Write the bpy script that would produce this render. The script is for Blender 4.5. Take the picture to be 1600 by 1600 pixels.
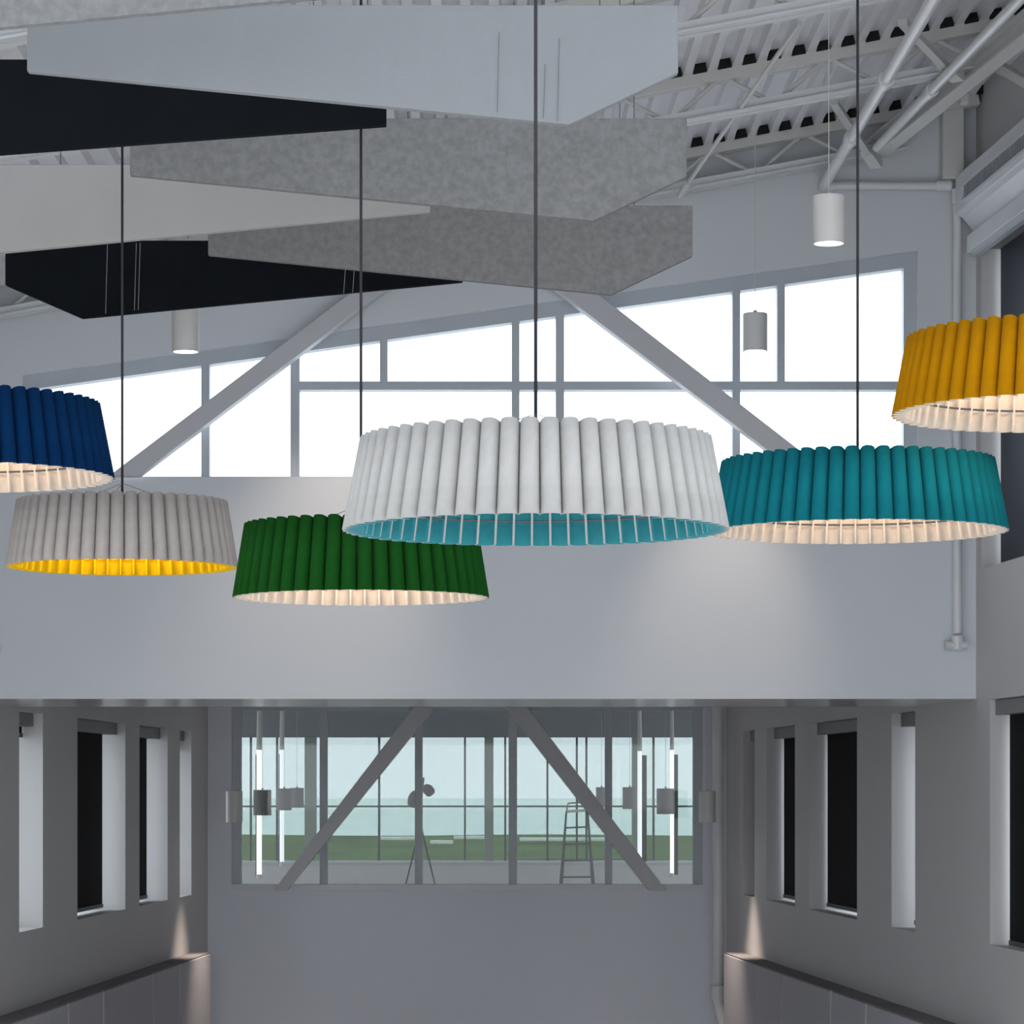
import bpy, math
from mathutils import Vector

# ------------------------------------------------------------------ scene, camera, light
scene = bpy.context.scene
C = scene.collection
for o in list(bpy.data.objects):
    bpy.data.objects.remove(o)

F = 4700.0            # focal length in pixels of the 1600 px frame
CX, HY, EYE = 730.0, 1232.0, 4.0   # principal column, horizon row, eye height (m)

cam_d = bpy.data.cameras.new('camera')
cam = bpy.data.objects.new('camera', cam_d)
C.objects.link(cam)
cam.location = (0, 0, EYE)
cam.rotation_euler = (math.radians(90), 0, 0)
cam_d.sensor_width = 36.0
cam_d.lens = F / 1600.0 * 36.0
cam_d.shift_x = (800 - CX) / 1600.0
cam_d.shift_y = (HY - 800) / 1600.0
cam_d.clip_end = 2000
scene.camera = cam

world = bpy.data.worlds.new('overcast_sky')
scene.world = world
world.use_nodes = True
bg = world.node_tree.nodes['Background']
bg.inputs['Color'].default_value = (0.86, 0.925, 1.0, 1)
bg.inputs['Strength'].default_value = 1.35

scene.view_settings.view_transform = 'Standard'
scene.view_settings.look = 'None'
scene.view_settings.gamma = 1.0
scene.view_settings.use_curve_mapping = False
scene.view_settings.exposure = 1.12

# ------------------------------------------------------------------ materials
def new_mat(name):
    m = bpy.data.materials.new(name)
    m.use_nodes = True
    return m, m.node_tree.nodes, m.node_tree.links

def paint(name, col, rough=0.6, var=0.04, scale=3.0, bump=0.0, bscale=60.0, metal=0.0, stretch=None, spec=0.5):
    m, n, l = new_mat(name)
    b = n['Principled BSDF']
    b.inputs['Roughness'].default_value = rough
    b.inputs['Metallic'].default_value = metal
    b.inputs['Specular IOR Level'].default_value = spec
    tc = n.new('ShaderNodeTexCoord')
    nz = n.new('ShaderNodeTexNoise')
    nz.inputs['Scale'].default_value = scale
    nz.inputs['Detail'].default_value = 4
    src = tc.outputs['Object']
    if stretch:
        mp = n.new('ShaderNodeMapping')
        mp.inputs['Scale'].default_value = stretch
        l.new(src, mp.inputs['Vector'])
        src = mp.outputs['Vector']
    l.new(src, nz.inputs['Vector'])
    r = n.new('ShaderNodeValToRGB')
    r.color_ramp.elements[0].position = 0.3
    r.color_ramp.elements[1].position = 0.7
    r.color_ramp.elements[0].color = tuple(c * (1 - var) for c in col) + (1,)
    r.color_ramp.elements[1].color = tuple(min(1, c * (1 + var)) for c in col) + (1,)
    l.new(nz.outputs['Fac'], r.inputs['Fac'])
    l.new(r.outputs['Color'], b.inputs['Base Color'])
    if bump:
        n2 = n.new('ShaderNodeTexNoise')
        n2.inputs['Scale'].default_value = bscale
        l.new(src, n2.inputs['Vector'])
        bp = n.new('ShaderNodeBump')
        bp.inputs['Strength'].default_value = bump
        bp.inputs['Distance'].default_value = 0.004
        l.new(n2.outputs['Fac'], bp.inputs['Height'])
        l.new(bp.outputs['Normal'], b.inputs['Normal'])
    return m

def glow(name, col, strength):
    m, n, l = new_mat(name)
    b = n['Principled BSDF']
    b.inputs['Base Color'].default_value = col + (1,)
    b.inputs['Emission Color'].default_value = col + (1,)
    b.inputs['Emission Strength'].default_value = strength
    return m

def glass(name, tint, refl=0.05):
    m, n, l = new_mat(name)
    n.remove(n['Principled BSDF'])
    out = n['Material Output']
    tr = n.new('ShaderNodeBsdfTransparent')
    tr.inputs['Color'].default_value = tint + (1,)
    gl = n.new('ShaderNodeBsdfGlossy')
    gl.inputs['Roughness'].default_value = 0.02
    lw = n.new('ShaderNodeLayerWeight')
    pw = n.new('ShaderNodeMath'); pw.operation = 'POWER'; pw.inputs[1].default_value = 4
    ma = n.new('ShaderNodeMath'); ma.operation = 'MULTIPLY_ADD'
    ma.inputs[1].default_value = 0.5; ma.inputs[2].default_value = refl
    mx = n.new('ShaderNodeMixShader')
    l.new(lw.outputs['Facing'], pw.inputs[0])
    l.new(pw.outputs[0], ma.inputs[0])
    l.new(ma.outputs[0], mx.inputs['Fac'])
    l.new(tr.outputs[0], mx.inputs[1])
    l.new(gl.outputs[0], mx.inputs[2])
    l.new(mx.outputs[0], out.inputs['Surface'])
    return m

M = {}
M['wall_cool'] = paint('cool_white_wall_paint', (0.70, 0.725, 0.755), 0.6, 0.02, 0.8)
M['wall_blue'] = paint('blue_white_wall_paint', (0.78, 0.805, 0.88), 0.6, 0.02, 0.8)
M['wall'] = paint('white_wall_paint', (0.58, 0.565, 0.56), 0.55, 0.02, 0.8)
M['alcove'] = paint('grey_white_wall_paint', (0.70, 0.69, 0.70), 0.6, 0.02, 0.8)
M['soffit'] = paint('satin_soffit_paint', (0.60, 0.59, 0.59), 0.22, 0.02, 1.0)
M['trim'] = paint('white_trim_paint', (0.74, 0.76, 0.78), 0.4, 0.02, 2.0)
M['alu'] = paint('pale_aluminium_frame', (0.50, 0.54, 0.58), 0.4, 0.03, 4.0)
M['steel'] = paint('white_painted_steel', (0.66, 0.65, 0.63), 0.45, 0.04, 2.0)
M['brace'] = paint('grey_white_painted_brace', (0.58, 0.58, 0.60), 0.45, 0.03, 2.0)
M['deck'] = paint('white_painted_steel_deck', (0.80, 0.80, 0.83), 0.4, 0.06, 1.5)
M['flute_shade'] = paint('black_flute_shade', (0.008, 0.008, 0.009), 0.9, 0.1, 20)  # shade of the open flute gaps, put into a black colour
M['pipe'] = paint('white_painted_pipe', (0.74, 0.75, 0.76), 0.3, 0.03, 5)
M['floor'] = paint('grey_floor', (0.72, 0.72, 0.72), 0.5, 0.05, 0.6)
M['felt_white'] = paint('white_felt', (0.275, 0.285, 0.295), 0.95, 0.02, 4, 0.2, 200, spec=.1)
M['felt_pale'] = paint('warm_white_felt', (0.44, 0.435, 0.43), 0.95, 0.02, 4, 0.2, 200, spec=.1)
M['felt_black'] = paint('black_felt', (0.0085, 0.0105, 0.0135), 0.95, 0.08, 6, 0.2, 200, spec=.08)
M['felt_grey'] = paint('mottled_grey_felt', (0.235, 0.235, 0.237), 0.95, 0.13, 34, 0.2, 200, spec=.1)
M['cord'] = paint('black_cord', (0.015, 0.015, 0.018), 0.6, 0.05, 10)
M['wire'] = paint('thin_steel_wire', (0.10, 0.10, 0.10), 0.5, 0.05, 10)
M['blind'] = paint('black_blind_fabric', (0.010, 0.010, 0.011), 0.85, 0.08, 40, spec=.15)
M['blind_navy'] = paint('dark_navy_blind_fabric', (0.030, 0.038, 0.055), 0.6, 0.08, 40)
M['cassette'] = paint('grey_blind_cassette', (0.22, 0.22, 0.22), 0.5, 0.03, 5)
M['white_metal'] = paint('white_powder_coat', (0.72, 0.71, 0.69), 0.4, 0.02, 4)
M['panel'] = paint('grey_fabric_panel', (0.50, 0.49, 0.52), 0.85, 0.04, 30, 0.15, 200)
M['cap'] = paint('dark_grey_ledge_shade_and_joint', (0.20, 0.19, 0.20), 0.8, 0.05, 20)  # shade on the ledge tops put into the colour; also the dark joints
M['grille'] = paint('grey_grille', (0.30, 0.32, 0.34), 0.5, 0.03, 5)
M['glass'] = glass('clear_glass', (0.97, 0.985, 0.99), 0.03)
M['glass_tint'] = glass('green_tinted_glass', (0.54, 0.54, 0.53), 0.035)
M['glass_far'] = glass('far_tinted_glass', (0.90, 0.97, 0.965), 0.03)
M['dark_steel'] = paint('dark_green_grey_mullion', (0.13, 0.16, 0.15), 0.5, 0.05, 5)
M['green_column'] = paint('green_grey_column', (0.34, 0.42, 0.36), 0.6, 0.05, 5)
M['far_head'] = paint('backlit_wall_grey', (0.33, 0.36, 0.39), 0.6, 0.03, 1)  # backlit shade above the far glazing, put into a darker wall colour
M['dark'] = paint('charcoal_metal', (0.06, 0.07, 0.075), 0.5, 0.05, 8)
M['grass'] = paint('mown_grass', (0.05, 0.105, 0.01), 0.95, 0.45, 0.6)
M['pave'] = paint('pale_paving', (0.72, 0.82, 0.79), 0.9, 0.04, 0.05)
M['outdoor'] = paint('dull_ground', (0.55, 0.55, 0.54), 0.95, 0.1, 0.05)
M['kerb'] = paint('white_kerb', (0.9, 0.9, 0.9), 0.7, 0.03, 1)
M['spot_glow'] = glow('white_diffuser_glow', (1.0, 0.97, 0.92), 3.0)
M['reflection_dim'] = glow('dim_window_reflection_glow', (0.85, 0.93, 1.0), 1.1)  # glow standing in for the fainter window reflections, no fixture there
M['reflection_glow'] = glow('bright_window_reflection', (0.92, 0.97, 1.0), 2.2)  # glow standing in for the bright window reflections

# ------------------------------------------------------------------ helpers
def P(x, y, d):
    """the point at depth d (m) that lies on pixel (x, y) of the photograph"""
    return Vector(((x - CX) / F * d, d, EYE + (HY - y) / F * d))

class MB:
    def __init__(s):
        s.v, s.f, s.mi = [], [], []
    def add(s, vs, fs, mi=0):
        b = len(s.v)
        s.v += [tuple(v) for v in vs]
        s.f += [tuple(b + i for i in f) for f in fs]
        s.mi += [mi] * len(fs)
    def box8(s, p, mi=0):
        # p: four bottom corners then four top corners
        s.add(p, [(3, 2, 1, 0), (4, 5, 6, 7), (0, 1, 5, 4), (1, 2, 6, 5), (2, 3, 7, 6), (3, 0, 4, 7)], mi)
    def box(s, x0, x1, y0, y1, z0, z1, mi=0):
        s.box8([(x0, y0, z0), (x1, y0, z0), (x1, y1, z0), (x0, y1, z0),
                (x0, y0, z1), (x1, y0, z1), (x1, y1, z1), (x0, y1, z1)], mi)
    def prism(s, poly, y0, y1, mi=0):
        """polygon of (x, z) seen from the front, extruded in y"""
        n = len(poly)
        vs = [(x, y0, z) for x, z in poly] + [(x, y1, z) for x, z in poly]
        fs = [tuple(range(n)), tuple(range(2 * n - 1, n - 1, -1))]
        fs += [(i, i + n, (i + 1) % n + n, (i + 1) % n) for i in range(n)]
        s.add(vs, fs, mi)
    def bar(s, p, q, w, h, up=(0, 0, 1), mi=0):
        p, q = Vector(p), Vector(q)
        d = (q - p).normalized()
        up = Vector(up)
        side = d.cross(up)
        if side.length < 1e-5:
            side = d.cross(Vector((0, 1, 0)))
        side.normalize()
        u = side.cross(d).normalized()
        a, b = side * (w / 2), u * (h / 2)
        s.box8([p - a - b, p + a - b, q + a - b, q - a - b, p - a + b, p + a + b, q + a + b, q - a + b], mi)
    def tube(s, pts, r, n=10, mi=0, caps=True):
        pts = [Vector(p) for p in pts]
        base = len(s.v)
        k = len(pts)
        prev = None
        for i, p in enumerate(pts):
            d = (pts[min(i + 1, k - 1)] - pts[max(i - 1, 0)]).normalized()
            a = prev if prev is not None else (Vector((0, 0, 1)) if abs(d.z) < 0.9 else Vector((1, 0, 0)))
            u = (a - d * a.dot(d)).normalized()
            prev = u
            w = d.cross(u)
            rr = r[i] if isinstance(r, (list, tuple)) else r
            for j in range(n):
                t = 2 * math.pi * j / n
                s.v.append(tuple(p + u * (rr * math.cos(t)) + w * (rr * math.sin(t))))
        for i in range(k - 1):
            for j in range(n):
                a0, a1 = base + i * n + j, base + i * n + (j + 1) % n
                s.f.append((a0, a1, a1 + n, a0 + n)); s.mi.append(mi)
        if caps:
            s.f.append(tuple(base + j for j in range(n - 1, -1, -1))); s.mi.append(mi)
            s.f.append(tuple(base + (k - 1) * n + j for j in range(n))); s.mi.append(mi)
    def lathe(s, prof, n=32, mi=0):
        base = len(s.v)
        k = len(prof)
        for r, z in prof:
            for j in range(n):
                t = 2 * math.pi * j / n
                s.v.append((r * math.cos(t), r * math.sin(t), z))
        for i in range(k - 1):
            for j in range(n):
                a0, a1 = base + i * n + j, base + i * n + (j + 1) % n
                s.f.append((a0, a1, a1 + n, a0 + n)); s.mi.append(mi)
    def mesh(s, name, mats, smooth=False):
        me = bpy.data.meshes.new(name)
        me.from_pydata(s.v, [], s.f)
        for m in mats:
            me.materials.append(m)
        for p, i in zip(me.polygons, s.mi):
            p.material_index = i
            p.use_smooth = smooth
        me.update()
        return me
    def build(s, name, mats, parent=None, smooth=False, bevel=0.0):
        if not isinstance(mats, (list, tuple)):
            mats = [mats]
        o = bpy.data.objects.new(name, s.mesh(name, mats, smooth))
        C.objects.link(o)
        if parent:
            o.parent = parent
            o.matrix_parent_inverse = Vector_inverse(parent)
        if smooth:
            o.modifiers.new('edges', 'EDGE_SPLIT').split_angle = math.radians(40)
        if bevel:
            bv = o.modifiers.new('bevel', 'BEVEL')
            bv.width = bevel; bv.segments = 2; bv.limit_method = 'ANGLE'
        return o

def Vector_inverse(parent):
    from mathutils import Matrix
    return Matrix.Translation(-Vector(parent.location))

def tag(o, label, cat, group=None, kind=None):
    o['label'] = label
    o['category'] = cat
    if group: o['group'] = group
    if kind: o['kind'] = kind
    return o

def empty(name, loc, label, cat, group=None, kind=None):
    o = bpy.data.objects.new(name, None)
    C.objects.link(o)
    o.location = loc
    o.empty_display_size = 0.1
    return tag(o, label, cat, group, kind)

def child_local(name, me, parent):
    o = bpy.data.objects.new(name, me)
    C.objects.link(o)
    o.parent = parent
    return o

# plan of the side walls: straight, narrowing towards the back
WA, WB = 4.787, 0.0702
def wx(side, y, t=0.0):
    """x of a side wall's inner face at depth y, moved t metres into the room"""
    return side * (WA - WB * y - t)

def wbox(mb, side, y0, y1, z0, z1, t0, t1, mi=0):
    a, b = (t0, t1) if side < 0 else (t1, t0)
    # keep corner order so that faces point outwards
    x = lambda y, t: wx(side, y, t)
    lo, hi = (max(t0, t1), min(t0, t1)) if side > 0 else (min(t0, t1), max(t0, t1))
    mb.box8([(x(y0, lo), y0, z0), (x(y0, hi), y0, z0), (x(y1, hi), y1, z0), (x(y1, lo), y1, z0),
             (x(y0, lo), y0, z1), (x(y0, hi), y0, z1), (x(y1, hi), y1, z1), (x(y1, lo), y1, z1)], mi)

YW, YB, YF = 20.0, 30.6, 40.0        # upper wall, alcove back wall, far glazing
Y0 = 9.0           # the side walls are built from here on
YR = 2.0            # and the roof from here on
def zdeck(x):
    return EYE + 3.9565 + 0.185 * x

# ------------------------------------------------------------------ ground and floor
mb = MB(); mb.box(-6.5, 6.5, -3, 30.9, -0.2, 0.0)
tag(mb.build('floor', M['floor']), 'grey floor of the hall far below', 'floor', kind='structure')
mb = MB(); mb.box(-600, 600, -600, 900, -0.9, -0.7)
tag(mb.build('ground', M['outdoor']), 'dull open ground around the building', 'ground', kind='structure')
mb = MB(); mb.box(-60, 60, 62, 420, 2.3, 2.62)
tag(mb.build('pavement', M['pave']), 'pale paving beyond the lawn outside the far windows', 'pavement', kind='structure')
mb = MB()
nx, ny = 24, 8
vs, fs = [], []
for j in range(ny + 1):
    for i in range(nx + 1):
        x = -9 + 18 * i / nx; y = 42 + 20 * j / ny
        z = EYE - 1.02 + 0.05 * math.sin(x * 0.9) * math.sin(y * 0.35) + (0.06 if j == ny else 0)
        vs.append((x, y, z))
for j in range(ny):
    for i in range(nx):
        a = j * (nx + 1) + i
        fs.append((a, a + 1, a + nx + 2, a + nx + 1))
mb.add(vs, fs)
lawn = mb.build('lawn', M['grass'], smooth=True)
tag(lawn, 'green grass bank outside the far windows', 'grass', kind='stuff')

# ------------------------------------------------------------------ side walls with their openings
# (y_near, y_far, z0, z1)
def zpx(y, d):
    return EYE + (HY - y) / F * d
SLITS = []
for xa, xb in ((30, 67), (121, 196), (218, 262), (281, 299)):
    ya = F * WA / (CX - xa + 330.0); yb = F * WA / (CX - xb + 330.0)
    SLITS.append((ya, yb))
ZS0, ZS1 = EYE - 1.045, EYE + 0.565
RWIN_UP = (16.6, 19.86, EYE + 1.45, EYE + 3.62)
RWIN_LO = (16.6, 19.62, EYE - 1.02, EYE + 0.58)
WT = 0.40
def side_wall(name, side, openings, label):
    mb = MB()
    ys = sorted(set([Y0 if side > 0 else 11.0, 20.22, 31.0] + [v for o in openings for v in o[:2]]))
    for a, b in zip(ys[:-1], ys[1:]):
        mid = (a + b) / 2
        ops = sorted([(o[2], o[3]) for o in openings if o[0] <= mid <= o[1]])
        top = (EYE + 1.12) if mid > 20.22 else (zdeck(4.2) if side > 0 else zdeck(-3.2))
        z = 0.0
        for (q0, q1) in ops:
            wbox(mb, side, a, b, z, q0, 0, -WT)
            z = q1
        # slanted top follows the roof
        wbox(mb, side, a, b, z, top, 0, -WT)
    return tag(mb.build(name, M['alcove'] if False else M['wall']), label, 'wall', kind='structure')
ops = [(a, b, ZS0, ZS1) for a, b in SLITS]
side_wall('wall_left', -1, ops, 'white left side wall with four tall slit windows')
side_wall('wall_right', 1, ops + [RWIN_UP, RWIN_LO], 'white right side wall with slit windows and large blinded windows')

# ------------------------------------------------------------------ upper wall with the clerestory opening
xl, xr = wx(-1, YW), wx(1, YW)
B0 = EYE + 140 / F * YW            # underside of the upper wall
SILL = zpx(745, YW)
OX0, OX1 = P(35, 0, YW).x, P(1434, 0, YW).x
OT0, OT1 = zpx(586, YW), zpx(391, YW)
mb = MB()
yb_ = YW + 0.22
mb.prism([(xl, B0 + 0.3), (xr, B0 + 0.3), (xr, SILL), (xl, SILL)], YW, yb_)
mb.prism([(xl, SILL), (OX0, SILL), (OX0, OT0), (OX0, zdeck(OX0)), (xl, zdeck(xl))], YW, yb_)
mb.prism([(OX1, SILL), (xr, SILL), (xr, zdeck(xr)), (OX1, zdeck(OX1)), (OX1, OT1)], YW, yb_)
mb.prism([(OX0, OT0), (OX1, OT1), (OX1, zdeck(OX1)), (OX0, zdeck(OX0))], YW, yb_)
tag(mb.build('wall_upper', M['wall_cool']), 'white upper wall around the sloping clerestory window', 'wall', kind='structure')
mb = MB()
x0, x1 = wx(-1, 21.9), wx(1, 21.9)
mb.box8([(xl, YW, B0), (xr, YW, B0), (x1, 21.9, B0), (x0, 21.9, B0),
         (xl, YW, B0 + 0.3), (xr, YW, B0 + 0.3), (x1, 21.9, B0 + 0.3), (x0, 21.9, B0 + 0.3)])
beam = mb.build('trim_1', [M['wall_cool'], M['soffit']])
beam.data.polygons[0].material_index = 1
tag(beam, 'deep white downstand beam under the upper wall', 'beam', kind='structure')
mb = MB()
x0, x1 = wx(-1, 31.0), wx(1, 31.0)
za, zb = EYE + 0.92, EYE + 1.12
mb.box8([(xl, YW + .22, za), (xr, YW + .22, za), (x1, 31.0, za), (x0, 31.0, za),
         (xl, YW + .22, zb), (xr, YW + .22, zb), (x1, 31.0, zb), (x0, 31.0, zb)])
tag(mb.build('ceiling_alcove', M['alcove']), 'white ceiling over the recess below the upper wall', 'ceiling', kind='structure')

# ------------------------------------------------------------------ clerestory window
win = empty('window_1', P(735, 745, YW + .12), 'wide clerestory window with a sloping head and white glare', 'window', kind='structure')
GY = YW + 0.13
def head_y(x, inset=0):
    return 586 + (x - 35) * (391 - 586) / (1434 - 35.0) + inset
def px_poly(pts, d):
    return [(P(x, y, d).x, P(x, y, d).z) for x, y in pts]
def frame_piece(name, pts, y0=GY - .07, y1=GY + .06, par=win, m='alu', d=YW):
    mb = MB(); mb.prism(px_poly(pts, d), y0, y1)
    return mb.build(name, M[m], par)
frame_piece('head_frame', [(35, head_y(35)), (35, head_y(35, 22)), (1434, head_y(1434, 22)), (1434, head_y(1434))])
frame_piece('jamb_frame', [(35, 745), (57, 745), (57, head_y(57, 22)), (35, head_y(35, 22))])
frame_piece('jamb_frame', [(1414, 745), (1434, 745), (1434, head_y(1434, 22)), (1414, head_y(1414, 22))])
frame_piece('sill_frame', [(57, 752), (1414, 752), (1414, 743), (57, 743)])
for a, b in ((313, 326), (453, 467), (800, 812), (869, 882), (1146, 1158)):
    frame_piece('mullion', [(a, 743), (b, 743), (b, head_y(b, 22)), (a, head_y(a, 22))])
for a, b in ((593, 605), (1216, 1228)):
    frame_piece('mullion', [(a, 594), (b, 594), (b, head_y(b, 22)), (a, head_y(a, 22))])
for a, b in ((467, 800), (812, 869), (882, 1146), (1158, 1414)):
    frame_piece('transom', [(a, 607), (b, 607), (b, 594), (a, 594)])
for a, b in ((57, 313), (326, 453)):
    frame_piece('pane', [(a, 743), (b, 743), (b, head_y(b, 22)), (a, head_y(a, 22))], GY, GY + .012, m='glass')
for a, b in ((467, 800), (812, 869), (882, 1146), (1158, 1414)):
    frame_piece('pane', [(a, 743), (b, 743), (b, 607), (a, 607)], GY, GY + .012, m='glass')
for a, b in ((467, 593), (605, 800), (812, 869), (882, 1146), (1158, 1216), (1228, 1414)):
    frame_piece('pane', [(a, 594), (b, 594), (b, head_y(b, 22)), (a, head_y(a, 22))], GY, GY + .012, m='glass')

# ------------------------------------------------------------------ chevron braces
def brace(name, pts, d, depth, label, group):
    mb = MB(); mb.prism(px_poly(pts, d), d - depth / 2, d + depth / 2)
    return tag(mb.build(name, M['brace'], bevel=0.006), label, 'brace', group)
YBR = YW - 0.088
g = 'diagonal steel braces across the windows'
brace('diagonal_brace', [(172, 745), (218, 745), (712, 372), (664, 372)], YBR, .14, 'diagonal steel brace rising left to right across the clerestory window', g)
brace('diagonal_brace', [(1251, 745), (1299, 745), (818, 372), (758, 372)], YBR, .14, 'diagonal steel brace falling left to right behind the turquoise lamp', g)

# ------------------------------------------------------------------ alcove back wall and its window
xl2, xr2 = wx(-1, YB), wx(1, YB)
WX0, WX1 = P(362, 0, YB).x, P(1098, 0, YB).x
WZ0, WZ1 = zpx(1390, YB), zpx(1105, YB)
mb = MB()
y1 = YB + 0.3
mb.box(xl2 - .1, WX0, YB, y1, 0, za)
mb.box(WX1, xr2 + .1, YB, y1, 0, za)
mb.box(WX0, WX1, YB, y1, 0, WZ0)
mb.box(WX0, WX1, YB, y1, WZ1, za)
tag(mb.build('wall_back', M['wall_blue']), 'plain back wall of the recess below the interior window', 'wall', kind='structure')
win2 = empty('window_2', P(730, 1390, YB + .1), 'wide interior window of five panes in the back wall', 'window', kind='structure')
def fp2(name, x0, x1, y0, y1, m='alu', a=YB + .06, b=YB + .18):
    mb = MB(); mb.prism(px_poly([(x0, y1), (x1, y1), (x1, y0), (x0, y0)], YB), a, b)
    return mb.build(name, M[m], win2)
fp2('head_frame', 362, 1098, 1105, 1110)
fp2('sill_frame', 362, 1098, 1382, 1391, 'trim', YB - .02, YB + .2)
fp2('jamb_frame', 362, 376, 1110, 1382); fp2('jamb_frame', 1084, 1098, 1110, 1382)
for a, b in ((499, 511), (648, 660), (795, 808), (946, 957)):
    fp2('mullion', a, b, 1110, 1382)
for a, b in ((376, 499), (511, 648), (660, 795), (808, 946), (957, 1084)):
    fp2('pane', a, b, 1110, 1382, 'glass_tint', YB + .11, YB + .122)
YB2 = YB - 0.085
brace('diagonal_brace', [(428, 1391), (449, 1391), (686, 1098), (652, 1098)], YB2, .13, 'diagonal steel brace on the left of the interior window', g)
brace('diagonal_brace', [(1013, 1391), (1041, 1391), (818, 1098), (784, 1098)], YB2, .13, 'diagonal steel brace on the right of the interior window', g)

# ------------------------------------------------------------------ room beyond the interior window
mb = MB()
gz0, gz1 = zpx(1348, YF), zpx(1152, YF)
mb.box(-4.2, 4.2, YF, YF + .2, gz1, EYE + 1.3)
mb.box(-4.2, -3.3, YF, YF + .2, gz0, gz1)
mb.box(3.3, 4.2, YF, YF + .2, gz0, gz1)
tag(mb.build('wall_far', M['far_head']), 'far wall around the glazing of the room beyond, backlit shade put into its grey', 'wall', kind='structure')
mb = MB(); mb.box(-4.2, 4.2, YF, YF + .2, 0, gz0)
tag(mb.build('wall_far_low', M['trim']), 'low white wall under the far glazing', 'wall', kind='structure')
mb = MB(); mb.box(-4.4, 4.4, 30.92, YF + .2, EYE + 1.3, EYE + 1.45)
tag(mb.build('ceiling_far', M['alcove']), 'ceiling of the room beyond the interior window', 'ceiling', kind='structure')
ffz = zpx(1398, 36)
mb = MB(); mb.box(-4.2, 4.2, 30.92, YF, ffz - .15, ffz)
tag(mb.build('floor_far', M['floor']), 'floor of the room beyond the interior window', 'floor', kind='structure')
win3 = empty('window_3', P(730, 1348, YF), 'far outer glazing seen through the interior window', 'window', kind='structure')
def fp3(name, x0, x1, y0, y1, m='dark_steel', a=YF + .02, b=YF + .12):
    mb = MB(); mb.prism(px_poly([(x0, y1), (x1, y1), (x1, y0), (x0, y0)], YF), a, b)
    return mb.build(name, M[m], win3)
L, R = 343, 1117
fp3('sill', L, R, 1345, 1349, 'trim', YF - .04, YF + .14)
fp3('transom', L, R, 1258.5, 1261.5)
vm = [(390, 393), (431, 434), (590.5, 594), (725, 728), (788, 791), (854, 857), (900, 903), (915, 918), (1020, 1023)]
for a, b in vm:
    fp3('mullion', a, b, 1152, 1345)
for a, b in ((476, 494), (757, 771), (988, 996)):
    fp3('post', a, b, 1152, 1345, 'green_column', YF - .02, YF + .16)
edges = sorted([L, R] + [v for p in vm for v in p] + [476, 494, 757, 771, 988, 996])
for a, b in zip(edges[0::2], edges[1::2]):
    fp3('pane', a, b, 1261.5, 1345, 'glass_far', YF + .06, YF + .07)
    fp3('pane', a, b, 1152, 1258.5, 'glass_far', YF + .06, YF + .07)

# outdoor kerbs on the lawn
for (a, b, y, d, lb) in ((592, 648, 1315, 56, 'left white kerb strip on the lawn outside'),
                         (672, 708, 1321, 52, 'middle white kerb strip on the lawn outside'),
                         (709, 758, 1313, 57, 'right white kerb strip on the lawn outside'),
                         (812, 950, 1318, 55, 'long white kerb strip outside behind the step ladder')):
    p, q = P(a, y, d), P(b, y, d)
    mb = MB(); mb.box(p.x, q.x, d, d + .25, EYE - .962, EYE - .90)
    tag(mb.build('kerb', M['kerb'], bevel=.01), lb, 'kerb', 'kerb strips on the lawn')

# tripod floor lamp with two rounded heads
b0 = P(660, 1348, 37.5)
trip = empty('tripod_lamp', (b0.x, b0.y, ffz), 'dark tripod stand with two rounded heads behind the middle mullion', 'floor lamp')
hub = P(657, 1288, 37.5)
for dx, dy in ((-.20, -.08), (.20, -.08), (.02, .2)):
    mb = MB(); mb.tube([hub, (hub.x + dx, hub.y + dy, ffz)], [.012, .009], 8); mb.build('leg', M['dark'], trip, True)
mb = MB(); mb.tube([hub, P(657, 1262, 37.5), P(662, 1215, 37.5)], .012, 8); mb.build('stem', M['dark'], trip, True)
def head(c, rx, rz, tilt):
    mb = MB(); prof = [(0.001, .9), (.45, .82), (.8, .5), (1, .05), (.96, -.6), (.6, -.95), (.001, -1)]
    mb.lathe(prof, 20)
    me = mb.mesh('lamp_head', [M['dark']], True)
    o = child_local('lamp_head', me, trip)
    o.location = Vector(c) - Vector(trip.location); o.scale = (rx, rx, rz); o.rotation_euler = (0, tilt, 0)
head(P(648, 1248, 37.4), .085, .115, .2)
head(P(669, 1234, 37.4), .068, .085, -.7)

# step ladder
s0 = P(893, 1348, 36.5)
lad = empty('step_ladder', (s0.x, s0.y, ffz), 'thin framed step ladder behind the right hand pane', 'ladder')
tl, tr = P(885, 1268, 36.5), P(918, 1266, 36.5)
for (t, bx) in ((tl, -.09), (tr, .06)):
    for yy, bb in ((-.12, 0), (.3, .04)):
        mb = MB(); mb.tube([t, (t.x + bx + bb, t.y + yy, ffz)], .012, 8); mb.build('rail', M['dark_steel'], lad, True)
for k in range(1, 5):
    f = k / 5
    a = Vector(tl).lerp(Vector((tl.x - .09, tl.y - .12, ffz)), f); b = Vector(tr).lerp(Vector((tr.x + .06, tr.y - .12, ffz)), f)
    mb = MB(); mb.bar(a, b, .07, .02); mb.build('step', M['dark_steel'], lad)
mb = MB(); mb.bar(tl, tr, .16, .03); mb.build('top_cap', M['white_metal'], lad)
for hx in (tl, tr):
    pass
mb = MB(); mb.tube([tl, tl + Vector((.02, 0, .1)), tr + Vector((-.02, 0, .1)), tr], .01, 8); mb.build('handle', M['dark_steel'], lad, True)

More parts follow.
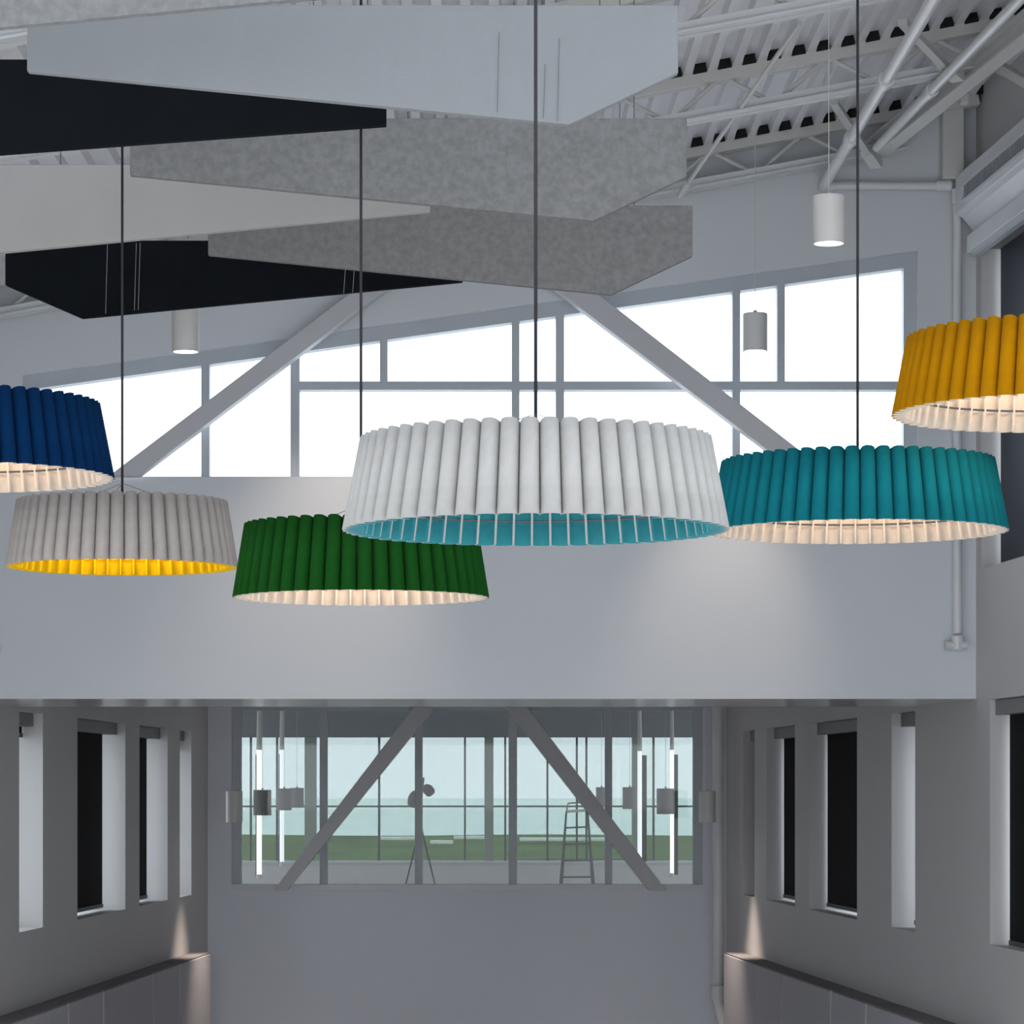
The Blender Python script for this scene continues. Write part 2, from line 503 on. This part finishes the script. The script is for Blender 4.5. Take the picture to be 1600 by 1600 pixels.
# glowing strips standing in for window reflections in the side panes
def reflection_strip(x0, x1, y0, y1, d, lb, gm='reflection_glow'):
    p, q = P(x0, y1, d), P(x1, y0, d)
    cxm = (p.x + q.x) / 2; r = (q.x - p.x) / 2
    t = empty('reflection_strip', (cxm, d, p.z), lb, 'reflection strip', 'glowing strips standing in for window reflections')
    mb = MB(); mb.tube([(cxm, d, p.z + .04), (cxm, d, q.z - .04)], r, 14); mb.build('tube', M[gm], t, True)  # glowing strip standing in for the window reflection
    mb = MB(); mb.tube([(cxm, d, p.z), (cxm, d, p.z + .05)], r * 1.15, 14); mb.build('strip_end', M['white_metal'], t, True)
    mb = MB(); mb.tube([(cxm, d, q.z - .05), (cxm, d, EYE + 1.3)], [r * 1.15, r * .5], 14); mb.build('strip_end', M['white_metal'], t, True)
    mb = MB(); mb.box(cxm - r * 1.5 if x0 < 730 else cxm + r * .9, cxm - r * .9 if x0 < 730 else cxm + r * 3.2, d + .02, d + .05, p.z + .03, q.z - .1); mb.build('blind_reflection', M['dark'], t)  # dark strip for the reflected blind beside the bright one
reflection_strip(401, 409, 1165, 1373, 34, 'bright strip standing in for a window reflection in the leftmost pane')
reflection_strip(437, 444, 1165, 1353, 36, 'dimmer strip standing in for a window reflection nearer the first mullion on the left', 'reflection_dim')
reflection_strip(996, 1003, 1167, 1350, 36, 'dim strip standing in for a window reflection just right of the rightmost mullion', 'reflection_dim')
reflection_strip(1047, 1053, 1165, 1371, 34, 'bright strip standing in for a window reflection in the rightmost pane')

# ------------------------------------------------------------------ slit windows and blinds
WINN = 4
def slit_window(side, k, ya, yb, desc):
    global WINN
    wn = empty('window_%d' % WINN, (wx(side, (ya + yb) / 2, -.3), (ya + yb) / 2, ZS0), desc, 'window', kind='structure')
    WINN += 1
    fr = .05
    for (a, b, c, d, nm) in ((ya, ya + fr, ZS0, ZS1, 'jamb_frame'), (yb - fr, yb, ZS0, ZS1, 'jamb_frame'),
                             (ya + fr, yb - fr, ZS0, ZS0 + fr, 'sill_frame'), (ya + fr, yb - fr, ZS1 - fr, ZS1, 'head_frame')):
        mb = MB(); wbox(mb, side, a, b, c, d, -.33, -.38); mb.build(nm, M['trim'], wn)
    mb = MB(); wbox(mb, side, ya + fr, yb - fr, ZS0 + fr, ZS1 - fr, -.35, -.36); mb.build('pane', M['glass'], wn)
def blind(side, ya, yb, z0, z1, t, gap, lb, group, m='blind', drop=1.0, cass=.10, lift=.045):
    """roller blind hanging inside an opening, its fabric t metres behind the wall face"""
    bl = empty('roller_blind', (wx(side, (ya + yb) / 2, -t), (ya + yb) / 2, z1 - cass), lb, 'blind', group)
    mb = MB(); wbox(mb, side, ya + .005, yb - .005, z1 - cass, z1 - .004, -t + .09, -t - .03); mb.build('cassette', M['cassette'], bl)
    bot = z0 + lift if drop >= 1 else z1 - cass - (z1 - cass - z0) * drop
    mb = MB(); wbox(mb, side, ya + .01, yb - gap, bot, z1 - cass, -t + .004, -t); mb.build('fabric', M[m], bl)
    mb = MB(); wbox(mb, side, ya + .01, yb - gap, bot - .02, bot + .012, -t + .012, -t - .01); mb.build('bottom_bar', M['dark'], bl)
names = ['nearest', 'second', 'third', 'farthest']
for side, sn in ((-1, 'left'), (1, 'right')):
    for k, (ya, yb) in enumerate(SLITS):
        slit_window(side, k, ya, yb, '%s tall slit window in the %s wall' % (names[k], sn))
        if side < 0:
            gap = (.0, .23, .23, .0)[k]; drop = (.04, 1, 1, .04)[k]
        else:
            gap = (.10, .022, .03, .012)[k]; drop = 1
        lb = ('rolled up blind at the top of the %s slit window in the %s wall' if drop < 1 else
              'lowered black roller blind in the %s slit window of the %s wall') % (names[k], sn)
        blind(side, ya, yb, ZS0, ZS1, .16, gap if drop == 1 else .012, lb, 'roller blinds in the slit windows', drop=drop)
for (o, lb, wl, m) in ((RWIN_UP, 'large dark navy roller blind above, beside the mustard lamp', 'large upper window in the right wall', 'blind_navy'),
                       (RWIN_LO, 'large black roller blind low on the right wall', 'large lower window in the right wall', 'blind')):
    wn = empty('window_%d' % WINN, (wx(1, 18, -.3), 18, o[2]), wl, 'window', kind='structure'); WINN += 1
    for (a, b, c, d, nm) in ((o[0], o[0] + .06, o[2], o[3], 'jamb_frame'), (o[1] - .06, o[1], o[2], o[3], 'jamb_frame'),
                             (o[0] + .06, o[1] - .06, o[2], o[2] + .06, 'sill_frame'), (o[0] + .06, o[1] - .06, o[3] - .06, o[3], 'head_frame')):
        mb = MB(); wbox(mb, 1, a, b, c, d, -.33, -.38); mb.build(nm, M['trim'], wn)
    mb = MB(); wbox(mb, 1, o[0] + .06, o[1] - .06, o[2] + .06, o[3] - .06, -.35, -.36); mb.build('pane', M['glass'], wn)
    blind(1, o[0], o[1], o[2], o[3], .125, .035, lb, 'large roller blinds on the right wall', m=m, cass=.10 if m == 'blind' else .06, lift=.02)

# air unit with a grille above the upper right window
ac = empty('air_unit', (wx(1, 18.3), 18.3, EYE + 3.62), 'white air unit with a slatted grille above the dark blind at the right', 'air conditioner')
def wprism(mb, side, prof, y0, y1, mi=0):
    n = len(prof)
    vs = [(wx(side, y0, t), y0, z) for t, z in prof] + [(wx(side, y1, t), y1, z) for t, z in prof]
    fs = [tuple(range(n)), tuple(range(2 * n - 1, n - 1, -1))] + [(i, i + n, (i + 1) % n + n, (i + 1) % n) for i in range(n)]
    mb.add(vs, fs, mi)
E = EYE
mb = MB(); wprism(mb, 1, [(.002, E + 4.12), (.06, E + 4.11), (.165, E + 4.04), (.165, E + 3.79), (.12, E + 3.77), (.03, E + 3.66), (.002, E + 3.66)], 16.8, 19.88)
mb.build('housing', M['trim'], ac, bevel=.008)
mb = MB(); wbox(mb, 1, 17.0, 19.62, E + 3.835, E + 3.925, .166, .170); mb.build('grille_backing', M['grille'], ac)
for k in range(44):
    yy = 17.05 + k * .058
    mb = MB(); wbox(mb, 1, yy, yy + .022, E + 3.838, E + 3.922, .170, .182); mb.build('slat', M['grille'], ac)
mb = MB(); wbox(mb, 1, 17.0, 19.64, E + 3.815, E + 3.835, .166, .188); mb.build('grille_frame', M['trim'], ac)
mb = MB(); wbox(mb, 1, 17.0, 19.64, E + 3.925, E + 3.942, .166, .188); mb.build('grille_frame', M['trim'], ac)
mb = MB(); wbox(mb, 1, 19.62, 19.64, E + 3.835, E + 3.925, .166, .188); mb.build('grille_frame', M['trim'], ac)
bx = empty('blind_box', (wx(1, 18.3), 18.3, EYE + 3.5), 'white blind box running under the air unit', 'blind box')
mb = MB(); wbox(mb, 1, 16.7, 19.84, E + 3.53, E + 3.645, .005, .10); mb.build('cover', M['trim'], bx, bevel=.006)
mb = MB(); wbox(mb, 1, 16.7, 19.83, E + 3.505, E + 3.53, .02, .06); mb.build('bottom_rail', M['alu'], bx)

# ------------------------------------------------------------------ roof deck, joists
ceil = empty('ceiling', (0, 7, zdeck(0)), 'sloping white corrugated steel roof deck', 'ceiling', kind='structure')
PITCH, DEEP = 0.145, 0.05
x_start = -5.4
nrib = 76
sheet = 6
def rib_profile(n):
    pts = []
    for k in range(n):
        b = k * PITCH
        pts += [(b, 0), (b + .05, 0), (b + .066, DEEP), (b + .129, DEEP)]
    pts.append((n * PITCH, 0))
    return pts
prof = rib_profile(sheet)
mb = MB()
vs, fs = [], []
for yv in (YR, YW + .22):
    for (u, w) in prof:
        vs.append((u, yv, 0.185 * u + w))
n = len(prof)
fs = [(i, i + 1, i + 1 + n, i + n) for i in range(n - 1)]
# second skin so that the sheet has thickness
vs2 = [(x, y, z + .004) for x, y, z in vs]
mb.add(vs, fs); mb.add(vs2, [tuple(reversed(f)) for f in fs])
deck_me = mb.mesh('deck_sheet', [M['deck']])
k = 0
while x_start + k * sheet * PITCH < 5.4:
    xx = x_start + k * sheet * PITCH
    o = child_local('deck_sheet', deck_me, ceil)
    o.location = Vector((xx, 0, zdeck(xx))) - Vector(ceil.location)
    k += 1
mb = MB()
mb.box8([(-6, YR, zdeck(-6) + .06), (6, YR, zdeck(6) + .06), (6, YW + .3, zdeck(6) + .06), (-6, YW + .3, zdeck(-6) + .06),
         (-6, YR, zdeck(-6) + .3), (6, YR, zdeck(6) + .3), (6, YW + .3, zdeck(6) + .3), (-6, YW + .3, zdeck(-6) + .3)])
mb.build('roof_slab', M['deck'], ceil)
# black pieces put in for the shaded gaps in the flutes over supports
JY = [20.0, 17.72, 15.52, 13.32, 11.1]
mb = MB()
mb.prism([(.054, .0), (.140, 0.185 * .09), (.126, DEEP - .001 + .185 * .126), (.068, DEEP - .001 + .185 * .068)], 0, .012)
cl_me = mb.mesh('flute_gap_shade', [M['flute_shade']])
for j, yj in enumerate(JY[:3]):
    for k in range(0, 74):
        xx = x_start + k * PITCH
        if not (0.6 < xx < 3.9): continue
        o = child_local('flute_gap_shade', cl_me, ceil)
        o.location = Vector((xx, yj - (.205 if j == 0 else .06), zdeck(xx))) - Vector(ceil.location)

jl = ['lowest white roof joist hugging the upper wall', 'white open web roof joist second from the upper wall',
      'white open web roof joist third from the upper wall, beside the pale top baffle', 'white open web roof joist behind the black baffle at top left',
      'white open web roof joist above the front baffles']
ends = [(-3.2, 2.9), (-3.3, 3.1), (-3.4, 3.45), (-3.7, 3.6), (-3.8, 3.8)]
for j, yj in enumerate(JY):
    yj = yj - (.13 if j == 0 else 0.0)
    e0, e1 = ends[j]
    jo = empty('roof_joist', (0, yj, zdeck(0) - .27), jl[j], 'roof joist', 'open web joists under the roof deck')
    H = .255
    def pt(x, dz): return (x, yj, zdeck(x) + dz)
    sx0, sx1 = wx(-1, yj), wx(1, yj)
    for s in (-1, 1):
        mb = MB(); mb.bar((sx0 + .02, yj + s * .032, zdeck(sx0 + .02) - .036), (sx1 - .02, yj + s * .032, zdeck(sx1 - .02) - .036), .05, .07); mb.build('top_chord', M['steel'], jo)
        mb = MB(); mb.bar((e0, yj + s * .032, zdeck(e0) - H + .01), (e1, yj + s * .032, zdeck(e1) - H + .01), .03, .055); 
        mb.bar((e0, yj + s * .045, zdeck(e0) - H - .018), (e1, yj + s * .045, zdeck(e1) - H - .018), .07, .012)
        mb.build('bottom_chord', M['trim'], jo)
    step = .62
    x = e0 + .15; up = False
    while x + step / 2 < e1:
        a = pt(x, -.04 if up else -H); b = pt(x + step / 2, -H if up else -.04)
        mb = MB(); mb.tube([a, b], .014, 8); mb.build('web_bar', M['steel'], jo, True)
        x += step / 2; up = not up

# edge beam along the right wall and a stub column
eb = empty('edge_beam', (2.74, 19.6, E + 4.15), 'white edge beam running along the right wall to the roof corner', 'beam')
def ep(y, dz=0): return (2.738 + .126 * (19.5 - y), y, E + 4.22 + dz)
mb = MB(); mb.bar(ep(19.8), ep(9), .012, .12); mb.build('web_plate', M['steel'], eb)
mb = MB(); mb.bar(ep(19.8, -.062), ep(9, -.062), .10, .014); mb.build('flange', M['steel'], eb)
mb = MB(); mb.bar(ep(19.8, .062), ep(9, .062), .10, .014); mb.build('flange', M['steel'], eb)
mb = MB(); p = P(1468, 285, YW); mb.box(p.x, p.x + .14, 19.86, 19.99, p.z, zdeck(p.x) - .02)
tag(mb.build('stub_column', M['steel'], bevel=.005), 'short white steel stub column in the upper right corner', 'column')
br = empty('sway_brace', P(1075, 285, 19.7), 'thin white sway brace leaning between two roof joists', 'brace')
mb = MB(); mb.tube([P(1068, 296, 19.6), P(1250, 36, 16.0)], .014, 8); mb.build('rod', M['steel'], br, True)
mb = MB(); mb.tube([P(1062, 306, 19.65), P(1075, 285, 19.4)], .022, 8); mb.build('clamp', M['steel'], br, True)
br = empty('sway_brace', P(1365, 240, 19.7), 'short stout sway brace near the sprinkler pipe at the right end of the joist', 'brace')
mb = MB(); mb.bar(P(1360, 245, 19.7), P(1303, 160, 18.6), .05, .03); mb.build('rod', M['steel'], br)
mb = MB(); mb.bar(P(1370, 258, 19.75), P(1352, 232, 19.6), .08, .05); mb.build('clamp', M['steel'], br)
br = empty('sway_brace', P(1485, 112, 17.6), 'stout sway brace beside the dark flutes at top right', 'brace')
mb = MB(); mb.bar(P(1485, 113, 17.6), P(1410, 35, 16.4), .05, .035); mb.build('rod', M['steel'], br)
mb = MB(); mb.bar(P(1497, 122, 17.65), P(1474, 102, 17.5), .08, .05); mb.build('clamp', M['steel'], br)
br = empty('sway_brace', P(1600, 120, 17.6), 'sway brace at the right edge meeting the wall', 'brace')
mb = MB(); mb.bar(P(1568, 108, 17.9), P(1612, 134, 17.6), .06, .05); mb.build('rod', M['steel'], br)
mb = MB(); mb.bar(P(1560, 104, 17.95), P(1576, 113, 17.88), .08, .06); mb.build('clamp', M['steel'], br)
sn = P(1507, 155, 18.9)
se = empty('ceiling_sensor', sn, 'small white box sensor under the edge beam near the right wall', 'sensor')
mb = MB(); mb.box(sn.x - .028, sn.x + .022, sn.y - .04, sn.y + .04, sn.z - .03, sn.z + .03); mb.build('body', M['white_metal'], se, bevel=.006)
mb = MB(); mb.tube([(sn.x, sn.y, sn.z + .03), (sn.x - .05, sn.y, sn.z + .12)], .008, 8); mb.build('bracket', M['dark'], se, True)

# ------------------------------------------------------------------ pipes
def pipe_thing(name, pts, r, lb, fits, group='white pipes'):
    t = empty(name, pts[0], lb, 'pipe', group)
    mb = MB(); mb.tube(pts, r, 14); mb.build('tube', M['pipe'], t, True)
    for a, b in fits:
        mb = MB(); mb.tube([a, b], r * 1.35, 14); mb.build('coupling', M['pipe'], t, True)
    return t
pa = P(1288, 288, 19.86)
def along(p, y): return Vector((p.x, y, p.z))
pipe_thing('sprinkler_pipe', [along(pa, 19.9), along(pa, 9)], .036, 'white sprinkler pipe running towards the viewer under the joists',
           [(along(pa, 17.0), along(pa, 16.9)), (along(pa, 18.5), along(pa, 18.4))])
pb, pc_ = P(1280, 290, 19.93), P(1486, 290, 19.93)
pipe_thing('horizontal_pipe', [pb, pc_], .027, 'white horizontal pipe high on the upper wall', [(pb, pb + Vector((.09, 0, 0))), (pc_ - Vector((.1, 0, 0)), pc_)])
pd, pe = P(1496, 296, 19.93), P(1498, 990, 19.93)
pipe_thing('vertical_pipe', [pd, (pd.x, pd.y, pe.z)], .029, 'white vertical pipe in the corner beside the right wall', [(pd, pd - Vector((0, 0, .1)))])
vb = P(1500, 1008, 19.93)
v = empty('pipe_valve', vb, 'small white valve fitting at the foot of the corner pipe', 'valve')
mb = MB(); mb.tube([(pd.x, 19.93, vb.z + .06), (pd.x, 19.93, vb.z - .03)], .04, 14); mb.build('body', M['pipe'], v, True)
mb = MB(); mb.tube([(pd.x - .07, 19.92, vb.z), (pd.x + .06, 19.92, vb.z)], .026, 12); mb.build('outlet', M['pipe'], v, True)
mb = MB(); mb.tube([(pd.x - .085, 19.92, vb.z), (pd.x - .07, 19.92, vb.z)], .034, 12); mb.build('cap', M['steel'], v, True)
p2 = P(1375, 225, 19.3)
def al2(y): return Vector((p2.x + .0702 * (19.3 - y), y, p2.z))
pipe_thing('sprinkler_pipe', [al2(19.4), al2(9)], .03, 'second white sprinkler pipe parallel to the right wall', [(al2(17.9), al2(17.8))])
pl = P(1122, 1103, 30.1)
pipe_thing('drain_pipe', [pl + Vector((0, 0, .1)), P(1122, 1560, 30.1), P(1128, 1585, 30.05), P(1140, 1640, 30.0)], .055,
           'thick white drain pipe beside the interior window', [(P(1122, 1540, 30.1), P(1122, 1562, 30.1))])
sm = P(-2, 1012, 19.95)
v = empty('pipe_valve', sm, 'small white valve fitting at the left edge of the upper wall', 'valve')
mb = MB(); mb.tube([sm - Vector((.09, 0, 0)), sm + Vector((.012, 0, 0))], .022, 12); mb.build('outlet', M['pipe'], v, True)
mb = MB(); mb.tube([sm - Vector((.09, 0, .03)), sm - Vector((.09, 0, -.35))], .029, 12); mb.build('body', M['pipe'], v, True)

# ------------------------------------------------------------------ hanging baffles
ZT = EYE + 2.80
def baffle(kind, row, d, m, lb, wires=()):
    sk = .082 * (row - (4 if kind == 'R' else 5))
    if kind == 'R':
        xs = [-1.245 + sk, 1.082 + sk, 1.082 + sk, .692 + sk, -1.245 + sk]
        zs = [2.80, 2.80, 2.558, 2.373, 2.564]
    else:
        sk = .072 * (row - 5)
        xs = [-2.361 + sk, -.023 + sk, -.023 + sk, -1.969 + sk, -2.361 + sk]
        zs = [2.80, 2.80, 2.59, 2.404, 2.574]
        if row == 1: zs[2] = 2.548
    t = empty('ceiling_baffle', (sum(xs) / 5, d, ZT), lb, 'baffle', 'angular felt baffles hung in rows')
    mb = MB(); mb.prism([(x, EYE + z) for x, z in zip(xs, zs)][::-1], d, d + .045)
    mb.build('felt_panel', M[m], t, bevel=.003)
    for f in (.12, .88):
        x = xs[0] + (xs[1] - xs[0]) * f
        mb = MB(); mb.tube([(x, d + .022, ZT - .01), (x, d + .022, zdeck(x) + .0)], .0022, 6); mb.build('suspension_wire', M['wire'], t)
    for px_, y0, y1 in wires:
        p, q = P(px_, y0, d - .006), P(px_ - 3, y1, d - .006)
        mb = MB(); mb.tube([p, q], .0009, 6); mb.build('face_wire', M['wire'] if m != 'felt_black' else M['steel'], t)
baffle('L', -1, 9.83, 'felt_grey', 'mottled grey felt baffle at the very top left')
baffle('R', 0, 10.75, 'felt_white', 'large pale felt baffle across the top', [(780, 50, 175), (852, 100, 185), (874, 60, 190)])
baffle('L', 1, 11.55, 'felt_black', 'black felt baffle under the pale top one')
baffle('R', 2, 12.57, 'felt_grey', 'mottled grey felt baffle between the black and pale ones')
baffle('L', 3, 13.5, 'felt_pale', 'pale felt baffle at the left above the lower black one')
baffle('R', 4, 14.45, 'felt_grey', 'lowest mottled grey felt baffle in front of the clerestory head')
baffle('L', 5, 15.37, 'felt_black', 'lowest black felt baffle with a pointed right end', [(168, 380, 490), (213, 380, 485), (219, 380, 484), (540, 415, 458), (554, 415, 457)])

# ------------------------------------------------------------------ cylinder pendants
def pendant(x, ytop, ybot, d, r, lb, beam=None, m='white_metal', top=None, group='small cylinder pendants', aim=None, spread=70):
    p, q = P(x, ybot, d), P(x, ytop, d)
    zt = top if top is not None else zdeck(p.x) + .01
    h = q.z - p.z
    t = empty('cylinder_pendant', p, lb, 'pendant lamp', group)
    mb = MB(); mb.lathe([(r * .88, .012), (r * .9, 0), (r, 0), (r, h - .004), (r - .004, h), (.001, h)], 36)
    me = mb.mesh('housing', [M[m]], True); o = child_local('housing', me, t); o.modifiers.new('e', 'EDGE_SPLIT').split_angle = .7
    mb = MB(); mb.lathe([(.001, .008), (r * .89, .008)], 36)
    me = mb.mesh('diffuser', [M['spot_glow'] if beam is not None else M['dark']]); child_local('diffuser', me, t)
    mb = MB(); mb.tube([(0, 0, h - .002), (0, 0, h + .02)], .012, 10); child_local('stem', mb.mesh('stem', [M['steel']], True), t)
    mb = MB(); mb.tube([(0, 0, h), (0, 0, zt - p.z)], .0022, 6); child_local('cable', mb.mesh('cable', [M['steel']]), t)
    if beam:
        ld = bpy.data.lights.new('beam', 'SPOT'); ld.energy = beam; ld.color = (1.0, .83, .70)
        ld.spot_size = math.radians(spread); ld.spot_blend = 1.0; ld.shadow_soft_size = .10
        lo = bpy.data.objects.new('beam', ld); C.objects.link(lo); lo.parent = t; lo.location = (0, 0, -.03)
        if aim is not None:
            lo.rotation_euler = (Vector(aim) - (p + Vector((0, 0, -.03)))).to_track_quat('-Z', 'Y').to_euler()
    return t
pendant(1295, 306, 381, 14.6, .078, 'largest white cylinder pendant, hanging in front of the upper right wall', beam=20)
pendant(1180, 490, 549, 19.1, .078, 'white cylinder pendant in front of the narrow clerestory pane', beam=26, aim=P(1125, 985, YW), spread=52)
pendant(600, 376, 430, 19.1, .078, 'added white cylinder pendant hidden behind the lowest grey baffle', beam=45, aim=P(480, 985, YW), spread=56)  # added, unseen lamp that casts the left pool on the upper wall
pendant(290, 470, 550, 16.6, .076, 'white cylinder pendant below the black baffle at left', beam=30)
AC = EYE + .92
pendant(366, 1236, 1285, 28.9, .08, 'white cylinder pendant at the left jamb of the interior window', beam=90, top=AC)
pendant(1105, 1236, 1285, 28.9, .08, 'white cylinder pendant at the right jamb of the interior window', beam=90, top=AC)
FC = EYE + 1.3  # cylinders built beyond the glass in place of reflected pendants
for x, a, b, d, r, lb in ((410, 1234, 1274, 33.5, .10, 'grey cylinder standing in for a pendant reflection in the leftmost pane, before the bright strip'),
                          (444, 1232, 1266, 35.2, .09, 'second grey cylinder standing in for a pendant reflection in the leftmost pane'),
                          (464, 1231, 1262, 37, .085, 'darkest cylinder standing in for a pendant reflection in the leftmost pane, beside the green post'),
                          (1040, 1232, 1272, 33.5, .10, 'grey cylinder standing in for a pendant reflection in the rightmost pane, before the bright strip'),
                          (984, 1230, 1264, 35.2, .085, 'dark cylinder standing in for a pendant reflection just right of the rightmost mullion'),
                          (940, 1230, 1261, 37, .07, 'dark cylinder standing in for a pendant reflection half hidden by the rightmost mullion')):
    pendant(x, a, b, d, r, lb, m='cassette', top=FC, group='cylinders standing in for pendant reflections')

# ------------------------------------------------------------------ low wall panels in the recess
TP = .2
FA = F * (WA - TP)
bounds = [-60, 107, 162, 240, 281, 330]
pd_names = ['nearest', 'second', 'third', 'fourth', 'innermost']
for side, snm in ((-1, 'left'), (1, 'right')):
    for k in range(5):
        ya = FA / (CX - bounds[k] + 330.0) + .028
        yb = FA / (CX - bounds[k + 1] + 330.0) - .028
        t = empty('wall_panel', (wx(side, (ya + yb) / 2, .1), (ya + yb) / 2, 0), '%s tall grey fabric panel along the foot of the %s wall' % (pd_names[k], snm), 'wall panel', 'grey panels along the recess walls')
        mb = MB(); wbox(mb, side, ya, yb, 0, EYE - 1.62, .003, TP); mb.build('panel_face', M['panel'], t, bevel=.008)
        mb = MB(); wbox(mb, side, ya, yb, EYE - 1.62, EYE - 1.607, .003, TP - .004); mb.build('top_cap', M['cap'], t)  # dark sheet standing in for the unlit top of the ledge
        mb = MB(); wbox(mb, side, yb, yb + .052, 0, EYE - 1.64, .003, TP - .02); mb.build('joint_strip', M['cap'], t)

# ------------------------------------------------------------------ pleated lamps
def felt(name, col): return paint(name, col, .95, .05, 30, .2, 350, spec=.08)
FM = {
    'grey': felt('light_grey_felt', (.43, .415, .395)), 'grey2': felt('warm_grey_felt', (.41, .37, .345)),
    'teal': felt('turquoise_felt', (.005, .14, .17)), 'green': felt('dark_green_felt', (.006, .058, .007)),
    'gold': felt('mustard_felt', (.42, .18, .001)), 'blue': felt('navy_blue_felt', (.0006, .020, .072)),
    'cream': felt('cream_felt', (.76, .64, .53)), 'in_teal': felt('turquoise_lining', (.04, .26, .295)),
    'in_yellow': felt('yellow_lining', (.85, .50, .006)),
}
def pleat_mesh(name, Rb, n, h, outer, inner, edge):
    p = 2 * math.pi / n
    b, th, fl = .038, .004, .020
    taper = .907
    # outline of the felt strip in (angle fraction, radius offset): flange, arch, flange
    sec = [(-.5, -b - fl), (-.5, -b)]
    for i in range(1, 8):
        a = math.pi * i / 8
        sec.append((-.5 * math.cos(a), -b + b * math.sin(a) ** .9))
    sec += [(.5, -b), (.5, -b - fl)]
    # inner outline
    g = th / (Rb * p)
    inn = [(-.5 + g, -b - fl), (-.5 + g, -b - .002)]
    for i in range(1, 8):
        a = math.pi * i / 8
        inn.append(((-.5 + g) * math.cos(a), -b - .002 + (b - th) * math.sin(a) ** .9))
    inn += [(.5 - g, -b - .002), (.5 - g, -b - fl)]
    mb = MB()
    vs = []
    for z, sc in ((0, 1), (h, taper)):
        for lst in (sec, inn):
            for u, dr in lst:
                r = (Rb + dr) * sc
                a = u * p
                dz = -.014 * (2 * u) ** 4 if z > 0 else 0.0
                vs.append((r * math.sin(a), -r * math.cos(a), z + dz))
    k = len(sec)
    o0, i0, o1, i1 = 0, k, 2 * k, 3 * k
    for i in range(k - 1):
        mb_f = (o0 + i, o0 + i + 1, o1 + i + 1, o1 + i)
        if i == 0: mb.f = []; mb.mi = []; mb.v = vs
        mb.f.append(mb_f); mb.mi.append(0)
        mb.f.append((i0 + i + 1, i0 + i, i1 + i, i1 + i + 1)); mb.mi.append(1)
        mb.f.append((o0 + i + 1, o0 + i, i0 + i, i0 + i + 1)); mb.mi.append(2)
        mb.f.append((o1 + i, o1 + i + 1, i1 + i + 1, i1 + i)); mb.mi.append(0)
    for e, fl_ in ((0, False), (k - 1, True)):
        f = (o0 + e, o1 + e, i1 + e, i0 + e)
        mb.f.append(tuple(reversed(f)) if fl_ else f); mb.mi.append(2)
    me = mb.mesh(name, [FM[outer], FM[inner], FM[edge]], True)
    return me

def pleated_lamp(cx, d, zb, D, n, outer, inner, edge, power, lcol, lb):
    Rb, h = D / 2, .287
    X = (cx - CX) / F * d
    t = empty('pleated_lamp', (X, d, EYE + zb), lb, 'pendant lamp', 'large pleated felt lamps')
    me = pleat_mesh('pleat', Rb, n, h, outer, inner, edge)
    for k in range(n):
        o = child_local('pleat', me, t)
        o.rotation_euler = (0, 0, 2 * math.pi * (k + .5) / n)
    # hoop that carries the pleats
    rr = Rb * .91 - .05
    for zz in (.075, .25):
        r2 = Rb * (1 - .093 * zz / h) - .052
        mb = MB(); mb.tube([(r2 * math.cos(a), r2 * math.sin(a), zz) for a in [2 * math.pi * i / 48 for i in range(49)]], .004, 6, caps=False)
        child_local('hoop', mb.mesh('hoop', [M['dark']], True), t)
    for k in range(3):
        a = 2 * math.pi * k / 3 + .5
        mb = MB(); mb.tube([(0, 0, .215), (r2 * math.cos(a), r2 * math.sin(a), .25)], .005, 6)
        child_local('spoke', mb.mesh('spoke', [M['dark']]), t)
        mb = MB(); mb.tube([(r2 * math.cos(a), r2 * math.sin(a), .25), (0.01 * math.cos(a), 0.01 * math.sin(a), .36)], .0012, 5)
        child_local('stay_wire', mb.mesh('stay_wire', [M['wire']]), t)
    # light source in the middle
    mb = MB(); mb.lathe([(.001, .235), (.13, .235), (.135, .23), (.135, .205)], 32)
    child_local('light_housing', mb.mesh('light_housing', [M['white_metal']], True), t)
    mb = MB(); mb.lathe([(.13, .205), (.13, .155), (.12, .15), (.001, .15)], 32)
    child_local('diffuser', mb.mesh('diffuser', [glow('lamp_diffuser_glow', lcol, power)], True), t)
    ztop = zdeck(X) - (EYE + zb)
    mb = MB(); mb.tube([(0, 0, .235), (0, 0, ztop)], .0055, 8)
    child_local('cord', mb.mesh('cord', [M['cord']], True), t)
    mb = MB(); mb.tube([(0, 0, ztop - .03), (0, 0, ztop)], .05, 16)
    child_local('ceiling_rose', mb.mesh('ceiling_rose', [M['white_metal']], True), t)
    return t
warm = (1.0, .80, .60)
pleated_lamp(837, 9.32, .799, 1.2, 56, 'grey', 'in_teal', 'grey', 4, (1, .95, .9), 'largest pleated lamp, light grey outside with turquoise lining')
pleated_lamp(1340, 12.05, 1.027, 1.2, 56, 'teal', 'cream', 'cream', 17, warm, 'turquoise pleated felt lamp with a glowing cream lining')
pleated_lamp(191, 12.98, .954, 1.0, 48, 'grey2', 'in_yellow', 'in_yellow', 20, (1, .86, .6), 'warm grey pleated lamp with a bright yellow lining')
pleated_lamp(564, 11.70, .741, 1.0, 48, 'green', 'cream', 'cream', 17, warm, 'dark green pleated felt lamp with a cream lining')
pleated_lamp(1651, 11.0, 1.371, 1.2, 56, 'gold', 'cream', 'cream', 17, warm, 'mustard yellow pleated lamp cut off by the right edge')
pleated_lamp(-69, 11.4, 1.179, 1.2, 56, 'blue', 'cream', 'cream', 17, warm, 'navy blue pleated lamp cut off by the left edge')
